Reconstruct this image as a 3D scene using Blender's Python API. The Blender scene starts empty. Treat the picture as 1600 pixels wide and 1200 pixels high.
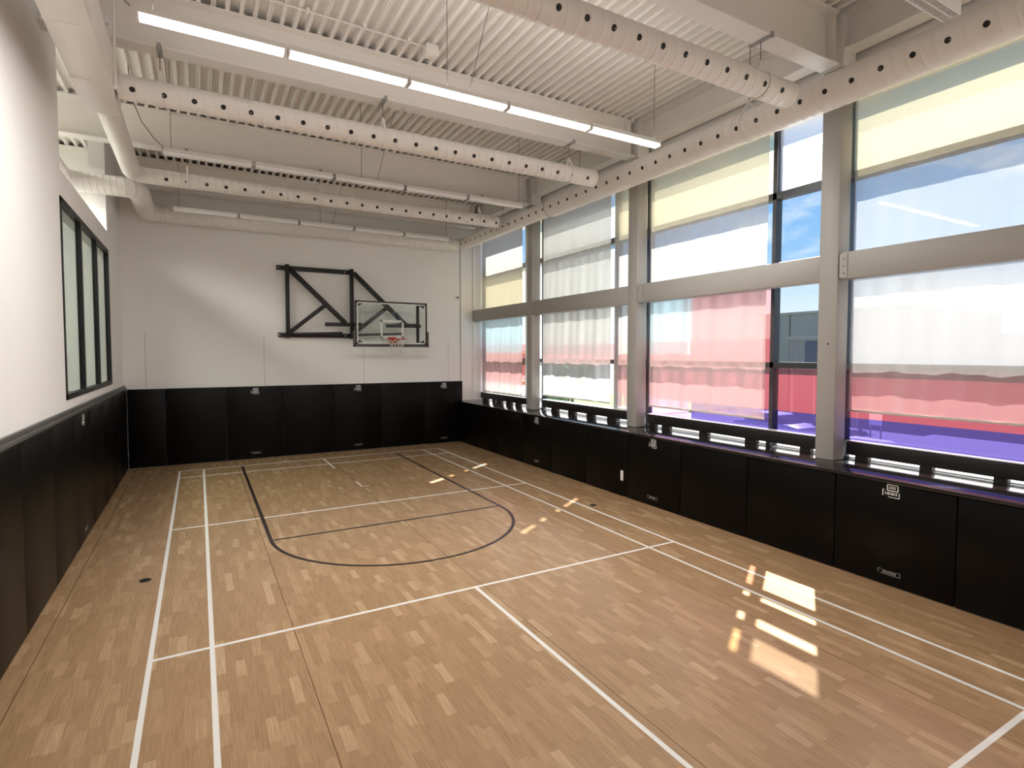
import bpy, bmesh, math, random
from mathutils import Vector, Matrix
S = bpy.context.scene
COL = S.collection
PI = math.pi
random.seed(4)

# ---------------------------------------------------------------- camera
cd = bpy.data.cameras.new('camera'); cam = bpy.data.objects.new('camera', cd); COL.objects.link(cam)
cd.sensor_fit = 'HORIZONTAL'; cd.sensor_width = 36.0
cd.lens = 868.63 * 36.0 / 1600.0
cd.shift_x = -4.37 / 1600.0; cd.shift_y = -9.80 / 1600.0
cd.clip_start = 0.05; cd.clip_end = 500
cam.location = (0.4289, -14.1911, 2.591)
cam.matrix_world = Matrix.Translation(cam.location) @ (Matrix.Rotation(-0.517, 4, 'Z') @ Matrix.Rotation(1.5274, 4, 'X') @ Matrix.Rotation(0.0006, 4, 'Z'))
S.camera = cam

# ---------------------------------------------------------------- view
S.view_settings.view_transform = 'Standard'
S.view_settings.look = 'None'
S.view_settings.gamma = 1.0
S.view_settings.use_curve_mapping = False
S.view_settings.exposure = 1.72

# ---------------------------------------------------------------- world: blue sky, soft clouds, white haze low down
W = bpy.data.worlds.new('sky'); S.world = W; W.use_nodes = True
nt = W.node_tree; N = nt.nodes; L = nt.links; N.clear()
def wn(t, **k):
    n = N.new(t)
    for a, b in k.items(): setattr(n, a, b)
    return n
out = wn('ShaderNodeOutputWorld'); bg = wn('ShaderNodeBackground'); tc = wn('ShaderNodeTexCoord'); sep = wn('ShaderNodeSeparateXYZ')
L.new(tc.outputs['Generated'], sep.inputs[0])
ramp = wn('ShaderNodeValToRGB'); e = ramp.color_ramp.elements
e[0].position = 0.0; e[0].color = (0.95, 0.97, 1.0, 1); e[1].position = 1.0; e[1].color = (0.08, 0.22, 0.60, 1)
for p, c in ((0.10, (0.62, 0.78, 0.95, 1)), (0.17, (0.30, 0.56, 0.92, 1)), (0.40, (0.13, 0.37, 0.82, 1))):
    q = e.new(p); q.color = c
L.new(sep.outputs['Z'], ramp.inputs[0])
mp = wn('ShaderNodeMapping'); mp.inputs['Scale'].default_value = (1.0, 1.0, 3.2); mp.inputs['Location'].default_value = (0.4, 2.3, 0.25)
L.new(tc.outputs['Generated'], mp.inputs[0])
nz = wn('ShaderNodeTexNoise'); nz.inputs['Scale'].default_value = 3.4; nz.inputs['Detail'].default_value = 7; nz.inputs['Roughness'].default_value = 0.58
L.new(mp.outputs[0], nz.inputs['Vector'])
cr = wn('ShaderNodeValToRGB'); cr.color_ramp.elements[0].position = 0.53; cr.color_ramp.elements[1].position = 0.70
L.new(nz.outputs['Fac'], cr.inputs[0])
mx = wn('ShaderNodeMixRGB'); mx.inputs[2].default_value = (1.0, 1.0, 1.0, 1)
L.new(cr.outputs[0], mx.inputs[0]); L.new(ramp.outputs[0], mx.inputs[1])
L.new(mx.outputs[0], bg.inputs[0]); bg.inputs[1].default_value = 0.35
L.new(bg.outputs[0], out.inputs[0])

# ---------------------------------------------------------------- sun (azimuth and height read from the floor patches)
sd = bpy.data.lights.new('sun', 'SUN'); sd.energy = 8.0; sd.angle = 0.009; sd.color = (1.0, 0.97, 0.92)
so = bpy.data.objects.new('sun', sd); COL.objects.link(so)
so.location = (20, 12, 25)
so.rotation_euler = Vector((-1.0, -0.642, -1.567)).to_track_quat('-Z', 'Y').to_euler()

# ---------------------------------------------------------------- materials
def mat(name, col, rough=0.6, metal=0.0, spec=0.5, noise=0.0, nscale=8.0, bump=0.0, bscale=60.0, emit=None, estr=0.0):
    m = bpy.data.materials.new(name); m.use_nodes = True
    nt = m.node_tree; b = nt.nodes['Principled BSDF']
    b.inputs['Base Color'].default_value = (*col, 1); b.inputs['Roughness'].default_value = rough
    b.inputs['Metallic'].default_value = metal; b.inputs['Specular IOR Level'].default_value = spec
    tc = nt.nodes.new('ShaderNodeTexCoord')
    if noise:
        n = nt.nodes.new('ShaderNodeTexNoise'); n.inputs['Scale'].default_value = nscale; n.inputs['Detail'].default_value = 4
        nt.links.new(tc.outputs['Object'], n.inputs['Vector'])
        r = nt.nodes.new('ShaderNodeMixRGB'); r.inputs[1].default_value = (*[c * (1 - noise) for c in col], 1)
        r.inputs[2].default_value = (*[min(1, c * (1 + noise)) for c in col], 1)
        nt.links.new(n.outputs['Fac'], r.inputs[0]); nt.links.new(r.outputs[0], b.inputs['Base Color'])
    if bump:
        n = nt.nodes.new('ShaderNodeTexNoise'); n.inputs['Scale'].default_value = bscale; n.inputs['Detail'].default_value = 3
        nt.links.new(tc.outputs['Object'], n.inputs['Vector'])
        bp = nt.nodes.new('ShaderNodeBump'); bp.inputs['Strength'].default_value = bump; bp.inputs['Distance'].default_value = 0.01
        nt.links.new(n.outputs['Fac'], bp.inputs['Height']); nt.links.new(bp.outputs[0], b.inputs['Normal'])
    if emit:
        b.inputs['Emission Color'].default_value = (*emit, 1); b.inputs['Emission Strength'].default_value = estr
    return m

def film(name, tint, clear=0.6, diffuse=None, gloss=True):
    """coloured window glass: tinted see-through share plus a translucent share"""
    m = bpy.data.materials.new(name); m.use_nodes = True
    nt = m.node_tree; n = nt.nodes; l = nt.links; n.clear()
    o = n.new('ShaderNodeOutputMaterial'); t = n.new('ShaderNodeBsdfTransparent'); t.inputs[0].default_value = (*tint, 1)
    cur = t.outputs[0]
    if clear < 1:
        d = n.new('ShaderNodeBsdfTranslucent'); d.inputs[0].default_value = (*(diffuse or tint), 1)
        x = n.new('ShaderNodeMixShader'); x.inputs[0].default_value = 1 - clear
        l.new(cur, x.inputs[1]); l.new(d.outputs[0], x.inputs[2]); cur = x.outputs[0]
    if gloss:
        g = n.new('ShaderNodeBsdfGlossy'); g.inputs['Roughness'].default_value = 0.02
        f = n.new('ShaderNodeLayerWeight'); f.inputs['Blend'].default_value = 0.5       # same both ways through the thin pane
        p5 = n.new('ShaderNodeMath'); p5.operation = 'POWER'; l.new(f.outputs['Facing'], p5.inputs[0]); p5.inputs[1].default_value = 5
        ma = n.new('ShaderNodeMath'); ma.operation = 'MULTIPLY_ADD'; l.new(p5.outputs[0], ma.inputs[0]); ma.inputs[1].default_value = 0.92; ma.inputs[2].default_value = 0.035
        x = n.new('ShaderNodeMixShader'); l.new(ma.outputs[0], x.inputs[0]); l.new(cur, x.inputs[1]); l.new(g.outputs[0], x.inputs[2]); cur = x.outputs[0]
    l.new(cur, o.inputs[0])
    return m

M = {}
M['wall'] = mat('painted_wall', (0.865, 0.85, 0.83), 0.7, noise=0.02, nscale=1.5, bump=0.06, bscale=90)
M['steel'] = mat('painted_steel', (0.87, 0.835, 0.79), 0.42, noise=0.02, nscale=3)
M['deck'] = mat('painted_roof_deck', (0.87, 0.835, 0.79), 0.5)
M['duct'] = mat('painted_duct', (0.85, 0.82, 0.78), 0.38, noise=0.02, nscale=5)
M['column'] = mat('backlit_shade_steel', (0.37, 0.35, 0.325), 0.5)  # cream steel darkened: backlit shade of columns and rails put into the colour
M['pad'] = mat('black_vinyl_pad', (0.003, 0.0022, 0.0018), 0.38, spec=0.13, bump=0.05, bscale=220)
M['ledge'] = mat('gloss_black_ledge', (0.012, 0.010, 0.010), 0.12, spec=0.6)
M['black'] = mat('black_metal', (0.010, 0.009, 0.009), 0.45, spec=0.4)
M['board'] = mat('dark_board', (0.012, 0.009, 0.009), 0.5, spec=0.35)
M['hole'] = mat('dark_nozzle', (0.006, 0.006, 0.008), 0.6)
M['frame'] = mat('dark_window_frame', (0.035, 0.037, 0.042), 0.4, spec=0.5)
M['frameblack'] = mat('black_window_frame', (0.008, 0.008, 0.009), 0.45, spec=0.3)
M['rubber'] = mat('dark_grey_rail', (0.10, 0.095, 0.09), 0.4)
M['white'] = mat('white_plastic', (0.85, 0.85, 0.83), 0.4)
M['wire'] = mat('steel_wire', (0.22, 0.19, 0.17), 0.45, metal=0.3)
M['red'] = mat('orange_red_rim', (0.42, 0.035, 0.02), 0.4)
M['net'] = mat('white_cord', (0.62, 0.60, 0.55), 0.8)
M['cushion'] = mat('grey_edge_pad', (0.075, 0.068, 0.065), 0.6)
M['mark'] = mat('white_print', (0.72, 0.72, 0.70), 0.6)
M['dimmark'] = mat('grey_print', (0.22, 0.22, 0.22), 0.6)
M['linewhite'] = mat('white_floor_paint', (0.80, 0.78, 0.74), 0.35)
M['lineblack'] = mat('black_floor_paint', (0.018, 0.008, 0.008), 0.3)
M['hem'] = mat('blind_hem', (0.62, 0.56, 0.50), 0.6)
M['lit'] = mat('lit_diffuser', (0.9, 0.9, 0.9), 0.5, emit=(1.0, 0.97, 0.93), estr=4)
M['unlit'] = mat('unlit_diffuser', (0.86, 0.87, 0.86), 0.25, spec=0.7)
M['fixture'] = mat('fixture_enamel', (0.85, 0.83, 0.79), 0.35)
M['grey'] = mat('grey_metal', (0.35, 0.34, 0.33), 0.5)

def floor_material():
    m = bpy.data.materials.new('wood_look_vinyl'); m.use_nodes = True
    nt = m.node_tree; n = nt.nodes; l = nt.links; b = n['Principled BSDF']
    def math_(op, a=None, bb=None, va=None, vb=None):
        q = n.new('ShaderNodeMath'); q.operation = op
        if a is not None: l.new(a, q.inputs[0])
        elif va is not None: q.inputs[0].default_value = va
        if bb is not None: l.new(bb, q.inputs[1])
        elif vb is not None: q.inputs[1].default_value = vb
        return q.outputs[0]
    tc = n.new('ShaderNodeTexCoord'); sp = n.new('ShaderNodeSeparateXYZ'); l.new(tc.outputs['Object'], sp.inputs[0])
    X, Y = sp.outputs['X'], sp.outputs['Y']
    row = math_('FLOOR', math_('MULTIPLY', X, vb=1 / 0.0715))
    wr = n.new('ShaderNodeTexWhiteNoise'); wr.noise_dimensions = '1D'; l.new(row, wr.inputs['W'])
    yy = math_('ADD', math_('MULTIPLY', Y, vb=1 / 0.31), math_('MULTIPLY', wr.outputs['Value'], vb=7.3))
    # uneven block lengths
    n1 = n.new('ShaderNodeTexNoise'); n1.noise_dimensions = '2D'; n1.inputs['Scale'].default_value = 0.5; n1.inputs['Detail'].default_value = 0
    cmb = n.new('ShaderNodeCombineXYZ'); l.new(math_('MULTIPLY', row, vb=3.1), cmb.inputs[0]); l.new(yy, cmb.inputs[1]); l.new(cmb.outputs[0], n1.inputs['Vector'])
    cell = math_('FLOOR', math_('ADD', yy, math_('MULTIPLY', n1.outputs['Fac'], vb=0.8)))
    c2 = n.new('ShaderNodeCombineXYZ'); l.new(row, c2.inputs[0]); l.new(cell, c2.inputs[1])
    wc = n.new('ShaderNodeTexWhiteNoise'); wc.noise_dimensions = '2D'; l.new(c2.outputs[0], wc.inputs['Vector'])
    ramp = n.new('ShaderNodeValToRGB'); e = ramp.color_ramp.elements
    e[0].position = 0.0; e[0].color = (0.395, 0.246, 0.132, 1); e[1].position = 1.0; e[1].color = (0.535, 0.362, 0.213, 1)
    for p, c in ((0.35, (0.385, 0.238, 0.127, 1)), (0.70, (0.43, 0.272, 0.148, 1)), (0.90, (0.465, 0.300, 0.167, 1))):
        q = e.new(p); q.color = c
    l.new(wc.outputs['Value'], ramp.inputs[0])
    # grain along the strips
    mp = n.new('ShaderNodeMapping'); mp.inputs['Scale'].default_value = (90, 4.5, 1); l.new(tc.outputs['Object'], mp.inputs[0])
    g = n.new('ShaderNodeTexNoise'); g.inputs['Scale'].default_value = 1.0; g.inputs['Detail'].default_value = 4; g.inputs['Distortion'].default_value = 0.0
    l.new(mp.outputs[0], g.inputs['Vector'])
    gr = n.new('ShaderNodeMapRange'); gr.inputs[1].default_value = 0.3; gr.inputs[2].default_value = 0.75; gr.inputs[3].default_value = 0.80; gr.inputs[4].default_value = 1.12
    l.new(g.outputs['Fac'], gr.inputs[0])
    mg = n.new('ShaderNodeMixRGB'); mg.blend_type = 'MULTIPLY'; mg.inputs[0].default_value = 1
    l.new(ramp.outputs[0], mg.inputs[1]); l.new(gr.outputs[0], mg.inputs[2])
    # rolled sheet seams every 1.985 m
    sx = math_('ADD', X, vb=0.83 + 0.9925)
    fr = math_('ABSOLUTE', math_('SUBTRACT', math_('MODULO', math_('ADD', sx, vb=19.85), vb=1.985), vb=0.9925))
    seam = math_('LESS_THAN', fr, vb=0.0035)
    ms = n.new('ShaderNodeMixRGB'); l.new(seam, ms.inputs[0]); l.new(mg.outputs[0], ms.inputs[1]); ms.inputs[2].default_value = (0.14, 0.075, 0.035, 1)
    l.new(ms.outputs[0], b.inputs['Base Color'])
    b.inputs['Roughness'].default_value = 0.24; b.inputs['Specular IOR Level'].default_value = 0.5
    r2 = n.new('ShaderNodeTexNoise'); r2.inputs['Scale'].default_value = 1.2; r2.inputs['Detail'].default_value = 1; l.new(tc.outputs['Object'], r2.inputs['Vector'])
    rr = n.new('ShaderNodeMapRange'); rr.inputs[3].default_value = 0.23; rr.inputs[4].default_value = 0.27; l.new(r2.outputs['Fac'], rr.inputs[0]); l.new(rr.outputs[0], b.inputs['Roughness'])
    return m
M['floor'] = floor_material()

def blind_material():
    """woven screen: square-on one sees through the weave, slanting light is stopped by the thickness of the yarn"""
    m = bpy.data.materials.new('screen_fabric'); m.use_nodes = True
    nt = m.node_tree; n = nt.nodes; l = nt.links; n.clear()
    o = n.new('ShaderNodeOutputMaterial')
    t = n.new('ShaderNodeBsdfTransparent'); t.inputs[0].default_value = (1, 1, 1, 1)
    d = n.new('ShaderNodeBsdfTranslucent'); d.inputs[0].default_value = (0.44, 0.43, 0.42, 1)
    r = n.new('ShaderNodeBsdfDiffuse'); r.inputs[0].default_value = (0.78, 0.75, 0.71, 1)
    a = n.new('ShaderNodeMixShader'); a.inputs[0].default_value = 0.50; l.new(d.outputs[0], a.inputs[1]); l.new(r.outputs[0], a.inputs[2])
    lw_ = n.new('ShaderNodeLayerWeight'); lw_.inputs['Blend'].default_value = 0.5
    mr = n.new('ShaderNodeMapRange'); mr.inputs[1].default_value = 0.08; mr.inputs[2].default_value = 0.47; mr.inputs[3].default_value = 0.52; mr.inputs[4].default_value = 0.015
    l.new(lw_.outputs['Facing'], mr.inputs[0])
    x = n.new('ShaderNodeMixShader'); l.new(mr.outputs[0], x.inputs[0]); l.new(a.outputs[0], x.inputs[1]); l.new(t.outputs[0], x.inputs[2])
    l.new(x.outputs[0], o.inputs[0])
    return m
M['blind'] = blind_material()
M['p_clear'] = film('clear_glass', (0.93, 0.97, 0.96), 1.0)
M['p_white'] = film('white_film_glass', (0.95, 0.95, 0.92), 0.30, (0.95, 0.95, 0.93))
M['p_milky'] = film('milky_film_glass', (0.85, 0.86, 0.86), 0.70, (0.55, 0.56, 0.56))
M['p_yellow'] = film('yellow_film_glass', (0.80, 0.735, 0.49), 0.60, (0.80, 0.73, 0.48))
M['p_red'] = film('red_film_glass', (0.82, 0.48, 0.46), 0.80, (0.62, 0.12, 0.15))
M['p_pink'] = film('pink_film_glass', (0.80, 0.52, 0.51), 0.80, (0.75, 0.32, 0.32))
M['p_purple'] = film('purple_film_glass', (0.20, 0.16, 0.50), 0.85, (0.16, 0.11, 0.40))
M['p_magenta'] = film('magenta_film_glass', (0.75, 0.42, 0.78), 0.75, (0.75, 0.45, 0.75))
M['p_cyan'] = film('cyan_film_glass', (0.62, 0.88, 0.94), 0.70, (0.6, 0.85, 0.92))
M['p_grey'] = film('grey_film_glass', (0.62, 0.64, 0.61), 0.60, (0.55, 0.58, 0.54))
M['p_inner'] = film('interior_glass', (0.66, 0.71, 0.68), 1.0)
M['p_board'] = film('backboard_glass', (0.86, 0.92, 0.90), 0.93, (0.8, 0.85, 0.83))

# ---------------------------------------------------------------- mesh helpers
class MB:
    def __init__(s): s.v = []; s.f = []
    def box(s, x0, x1, y0, y1, z0, z1):
        b = len(s.v)
        s.v += [(x0,y0,z0),(x1,y0,z0),(x1,y1,z0),(x0,y1,z0),(x0,y0,z1),(x1,y0,z1),(x1,y1,z1),(x0,y1,z1)]
        s.f += [tuple(b + i for i in q) for q in ((0,3,2,1),(4,5,6,7),(0,1,5,4),(1,2,6,5),(2,3,7,6),(3,0,4,7))]
        return s
    def obox(s, p, q, w, h, up=(0, 0, 1)):
        """box beam from p to q, w across, h along up"""
        p = Vector(p); q = Vector(q); d = (q - p).normalized(); u = Vector(up)
        if abs(d.dot(u)) > 0.99: u = Vector((1, 0, 0))
        sd = d.cross(u).normalized(); u = sd.cross(d).normalized(); b = len(s.v)
        for c in (p, q):
            for a, e in ((-1,-1),(1,-1),(1,1),(-1,1)): s.v.append(tuple(c + sd * (a * w / 2) + u * (e * h / 2)))
        s.f += [tuple(b + i for i in k) for k in ((0,1,2,3),(7,6,5,4),(0,4,5,1),(1,5,6,2),(2,6,7,3),(3,7,4,0))]
        return s
    def tube(s, pts, r, seg=10, caps=True):
        pts = [Vector(p) for p in pts]; b = len(s.v); n = len(pts)
        prev = None
        for i, p in enumerate(pts):
            d = ((pts[min(i+1, n-1)] - pts[max(i-1, 0)])).normalized()
            if prev is None:
                a = Vector((0,0,1)) if abs(d.z) < 0.9 else Vector((1,0,0))
                nx = d.cross(a).normalized()
            else: nx = (prev - d * prev.dot(d)).normalized()
            prev = nx; ny = d.cross(nx)
            rr = r[i] if isinstance(r, (list, tuple)) else r
            for k in range(seg):
                t = 2*PI*k/seg; s.v.append(tuple(p + nx*(rr*math.cos(t)) + ny*(rr*math.sin(t))))
        for i in range(n-1):
            for k in range(seg):
                s.f.append((b+i*seg+k, b+i*seg+(k+1)%seg, b+(i+1)*seg+(k+1)%seg, b+(i+1)*seg+k))
        if caps:
            s.f.append(tuple(b+k for k in range(seg))[::-1]); s.f.append(tuple(b+(n-1)*seg+k for k in range(seg)))
        return s
    def ring(s, c, n, r, t, seg=24, u0=0, u1=2*PI):
        """torus-like ring of tube radius t about axis n"""
        c = Vector(c); n = Vector(n).normalized(); a = Vector((0,0,1)) if abs(n.z) < 0.9 else Vector((1,0,0))
        x = n.cross(a).normalized(); y = n.cross(x)
        full = abs(u1-u0-2*PI) < 1e-6
        pts = [c + x*(r*math.cos(u0+(u1-u0)*i/seg)) + y*(r*math.sin(u0+(u1-u0)*i/seg)) for i in range(seg+1)]
        return s.tube(pts, t, 6, not full)
    def disc(s, c, n, r, h, seg=16):
        c = Vector(c); n = Vector(n).normalized()
        return s.tube([c, c + n*h], r, seg)
    def prism(s, poly, axis, a0, a1):
        """poly in the two other axes, extruded along axis"""
        b = len(s.v); n = len(poly)
        for a in (a0, a1):
            for p, q in poly:
                s.v.append({'x': (a, p, q), 'y': (p, a, q), 'z': (p, q, a)}[axis])
        s.f.append(tuple(b+i for i in range(n))); s.f.append(tuple(b+n+i for i in range(n))[::-1])
        for i in range(n): s.f.append((b+i, b+n+i, b+n+(i+1)%n, b+(i+1)%n))
        return s
    def build(s, name, m, parent=None, bevel=0.0, smooth=False, segs=2):
        me = bpy.data.meshes.new(name); me.from_pydata(s.v, [], s.f); me.materials.append(m)
        bm = bmesh.new(); bm.from_mesh(me); bmesh.ops.recalc_face_normals(bm, faces=bm.faces)
        if bevel:
            bmesh.ops.bevel(bm, geom=list(bm.edges), offset=bevel, segments=segs, affect='EDGES', profile=0.5)
            smooth = True
        for f in bm.faces: f.smooth = smooth
        bm.to_mesh(me); bm.free()
        if smooth:
            me.set_sharp_from_angle(angle=math.radians(40))
        o = bpy.data.objects.new(name, me); COL.objects.link(o)
        if parent is not None:
            o.parent = parent; o.location = -parent.location
        return o
# all vertices are given in world space; a child is moved back by its parent's location
def thing(name, label, cat, loc, group=None):
    o = bpy.data.objects.new(name, None); o.empty_display_size = 0.1; COL.objects.link(o); o.location = loc
    o['label'] = label; o['category'] = cat
    if group: o['group'] = group
    return o
def tag(o, label, cat, group=None, kind=None):
    o['label'] = label; o['category'] = cat
    if group: o['group'] = group
    if kind: o['kind'] = kind
    return o
def struct(o, label, cat):
    o['kind'] = 'structure'; o['label'] = label; o['category'] = cat; return o
def root(name, loc, label, cat):
    o = bpy.data.objects.new(name, None); COL.objects.link(o); o.location = loc; return struct(o, label, cat)
def sub(parent, o, grand=None):
    """make o a child of parent (itself a child of grand) keeping world place"""
    o.parent = parent; o.location = -(parent.location + (grand.location if grand else Vector()))
    return o
ORD = ['first', 'second', 'third', 'fourth', 'fifth', 'sixth', 'seventh', 'eighth', 'ninth', 'tenth', 'eleventh', 'twelfth']

# ---------------------------------------------------------------- dimensions
XL, XR = -1.03, 7.12      # left wall face, knee wall face on the right
YB = 0.83                 # back wall face
YF = -18.0                # wall behind the camera
ZD = 6.87                 # underside of the roof deck ribs
ZB = 6.22                 # underside of the beams
COLY = [-2.33, -6.10, -9.87, -13.64]
XG = 8.05                 # glass plane

# ---------------------------------------------------------------- floor
fl = MB().box(XL-0.3, XR+0.1, YF, YB+0.02, -0.12, 0).build('floor', M['floor'])
struct(fl, 'glossy wood-look vinyl gym floor with white and black court lines', 'floor')
lw = MB(); w = 0.04; zt = 0.0012
def hline(mb, y, x0, x1, ww=w): mb.box(x0, x1, y-ww/2, y+ww/2, -0.004, zt-0.0004)
def vline(mb, x, y0, y1, ww=w): mb.box(x-ww/2, x+ww/2, y0, y1, -0.004, zt)
for x in (0.02, 0.48, 5.62, 6.08): vline(lw, x, -13.4, 0.0)
for y in (-0.02, -0.78, -4.70, -8.70, -12.62, -13.38): hline(lw, y, 0.0, 6.1)
vline(lw, 3.05, -13.4, -8.70)
vline(lw, 3.05, -1.35, 0.0, 0.03)
vline(lw, 3.15, -3.39, -2.9, 0.025); hline(lw, -3.38, 3.15, 3.29, 0.025)
o = lw.build('badminton_line_marking', M['linewhite']); sub(fl, o); o['label'] = 'white badminton court lines'
lb = MB(); bw = 0.05; zt = 0.0008
vline(lb, 1.25, -5.93, -0.12, bw); vline(lb, 4.84, -5.93, -0.22, bw); hline(lb, -5.92, 1.25, 4.84, bw)
nseg = 64; cx, cy, r0, r1 = 3.045, -5.92, 1.795-bw/2, 1.795+bw/2
b0 = len(lb.v)
for i in range(nseg+1):
    a = PI + PI*i/nseg
    for rr in (r0, r1):
        for z in (-0.004, zt): lb.v.append((cx+rr*math.cos(a), cy+rr*math.sin(a), z))
for i in range(nseg):
    q = b0+4*i
    lb.f += [(q+1, q+3, q+7, q+5), (q, q+1, q+5, q+4), (q+2, q+6, q+7, q+3)]
o = lb.build('basketball_line_marking', M['lineblack']); sub(fl, o); o['label'] = 'black basketball key with half circle'
for i, (x, s_) in enumerate(((-0.153, 'left'), (6.244, 'right'))):
    t = thing('floor_socket', 'small round black net post socket in the floor at the %s edge of the court' % s_, 'floor socket', (x, -6.68, 0), 'net post sockets')
    MB().disc((x, -6.68, 0.0), (0,0,1), 0.055, 0.004, 24).build('cover_plate', M['hole'], t)
    MB().ring((x, -6.68, 0.003), (0,0,1), 0.056, 0.003, 24).build('rim', M['black'], t)

# ---------------------------------------------------------------- walls
TH = 0.25
wl = MB()
wx0, wx1, wz0, wz1 = -5.33, -1.10, 2.0, 4.55     # interior window opening (y range, z range)
OPZ, OPY0, OPY1 = 4.90, -5.25, -1.15             # opening above the low part of the wall
X0, X1 = XL-TH, XL
wl.box(X0, X1, YF, wx0, 0, 7.1)
wl.box(X0, X1, wx0, wx1, 0, wz0); wl.box(X0, X1, wx0, OPY1, wz1, OPZ)
wl.box(X0, X1, wx0, OPY0, OPZ, 7.1)
wl.box(X0, X1, OPY1, wx1, wz1, OPZ)
wl.box(X0, X1, OPY1, wx1, OPZ, 7.1)
wl.box(X0, X1, wx1, YB, 0, 7.1)
struct(wl.build('wall_left', M['wall']), 'pale painted left wall with an opening near the ceiling', 'wall')
wb = MB().box(-5.2, 7.20, YB, YB+0.45, -2.6, 7.1).box(7.20, 8.4, 1.02, YB+0.45, -2.6, 7.1)
wbk = struct(wb.build('wall_back', M['wall']), 'pale painted back wall behind the basketball backboard', 'wall')
jm = mat('panel_joint', (0.42, 0.38, 0.34), 0.7)
for x, z in ((-0.615, 3.05), (1.84, 3.02), (4.29, 3.0), (6.74, 3.0)):
    sub(wbk, MB().box(x-0.004, x+0.004, YB-0.002, YB+0.01, 1.80, z).build('panel_joint', jm))
struct(MB().box(XL-TH, 8.4, YF-0.25, YF, 0, 7.1).build('wall_front', M['wall']), 'pale wall behind the camera', 'wall')
# right side: knee wall, ledge, header
struct(MB().box(XR, 8.25, YF, 1.02, -2.6, 1.155).build('wall_right', M['wall']), 'low wall under the windows on the right', 'wall')
struct(MB().box(7.035, 8.0, YF, 0.828, 1.162, 1.20).build('trim_1', M['ledge'], bevel=0.004), 'glossy black ledge along the low wall under the windows', 'ledge')
struct(MB().box(7.205, 8.0, 0.83, 1.015, 1.155, 1.20).build('trim_7', M['ledge']), 'end of the black ledge tucked in the far window corner', 'ledge')
struct(MB().box(7.93, 8.25, YF, 1.02, 5.98, 7.1).build('trim_2', M['wall']), 'pale header panel above the tall windows', 'header')
struct(MB().box(7.62, 7.97, 0.985, 1.018, 1.2, 6.4).build('trim_3', M['wall']), 'pale jamb between the back wall and the windows', 'jamb')
struct(MB().box(7.14, 7.20, YB-0.012, YB, 1.2, 6.0).build('trim_4', M['wall']), 'pale corner strip beside the windows', 'corner strip')
# left wall top rail on the pads
lr = MB().box(XL, XL+0.055, -14.5, YB-0.03, 1.79, 1.83).box(XL, XL+0.03, -14.5, YB-0.03, 1.83, 1.88)
struct(lr.build('trim_5', M['rubber'], bevel=0.004), 'dark grey cap rail on top of the left wall pads', 'rail')

# corner light gap between back wall and jamb kept as a slim dark reveal
struct(MB().box(7.128, 7.14, YB-0.02, YB, 1.2, 5.6).build('trim_6', M['grey']), 'thin dark reveal at the end of the back wall', 'reveal')

# adjoining room seen through the interior window and the opening
adj = MB().box(-5.2, -5.0, -12, YB, 0, 7.1).box(-5.2, XL-TH, -12.2, -12, 0, 7.1)
struct(adj.build('wall_side_room', mat('greenish_grey_paint', (0.50, 0.52, 0.47), 0.7)), 'grey green walls of the room beyond the interior window', 'wall')
struct(MB().box(-5.2, XL-TH, -12, YB, -0.12, 0).build('floor_side_room', mat('grey_carpet', (0.22, 0.22, 0.21), 0.9)), 'grey floor of the room beyond the interior window', 'floor')
al = bpy.data.lights.new('side_room_fill', 'AREA'); al.shape = 'RECTANGLE'; al.size = 1.2; al.size_y = 6; al.energy = 240; al.color = (1, 0.97, 0.9)  # unseen area light added to brighten the room beyond the glass
ao = bpy.data.objects.new('side_room_fill', al); COL.objects.link(ao); ao.location = (-3.2, -4.0, 6.1)

# ---------------------------------------------------------------- interior window in the left wall
wi = root('window_1', (XL, (wx0+wx1)/2, wz0), 'black framed three pane interior window in the left wall', 'window')
fr = MB(); fx0, fx1 = XL-0.06, XL+0.012
fr.box(fx0, fx1, wx0, wx0+0.06, wz0, wz1).box(fx0, fx1, wx1-0.08, wx1, wz0, wz1).box(fx0, fx1, wx0, wx1, wz1-0.07, wz1).box(fx0, fx1, wx0, wx1, wz0, wz0+0.07)
fr.build('window_frame', M['frameblack'], wi)
for y in (-3.93, -2.50):
    MB().box(fx0, fx1-0.004, y-0.038, y+0.038, wz0+0.05, wz1-0.05).build('mullion', M['frameblack'], wi)
for y0, y1 in ((wx0+0.06, -3.97), (-3.89, -2.54), (-2.46, wx1-0.08)):
    MB().box(XL-0.030, XL-0.025, y0, y1, wz0+0.07, wz1-0.07).build('pane', M['p_inner'], wi)

# ---------------------------------------------------------------- ceiling deck
dk = MB(); pitch = 0.157; x = -5.0; prof = []
k = 0
while x < 8.2:
    # rib bottom (narrow), side, wide top flange, side
    prof += [(x, ZD), (x+0.048, ZD), (x+0.060, ZD+0.085), (x+0.145, ZD+0.085)]
    if k % 4 == 0:    # side lap: a small groove along the rib
        prof[-4:-2] = [(x, ZD), (x+0.018, ZD), (x+0.022, ZD+0.012), (x+0.027, ZD+0.012), (x+0.031, ZD), (x+0.048, ZD)]
    x += pitch; k += 1
b0 = 0; ya, yb_ = YF, YB
for (px, pz) in prof: dk.v += [(px, ya, pz), (px, yb_ + (0.19 if px > 7.2 else 0), pz)]
for i in range(len(prof)-1): dk.f.append((2*i, 2*i+1, 2*i+3, 2*i+2))
ceil = struct(dk.build('ceiling', M['deck']), 'painted ribbed steel roof deck', 'ceiling')
roof = MB().box(-5.2, 8.4, YF, YB+0.45, 7.0, 7.25).build('roof_slab', M['grey']); sub(ceil, roof)

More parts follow.
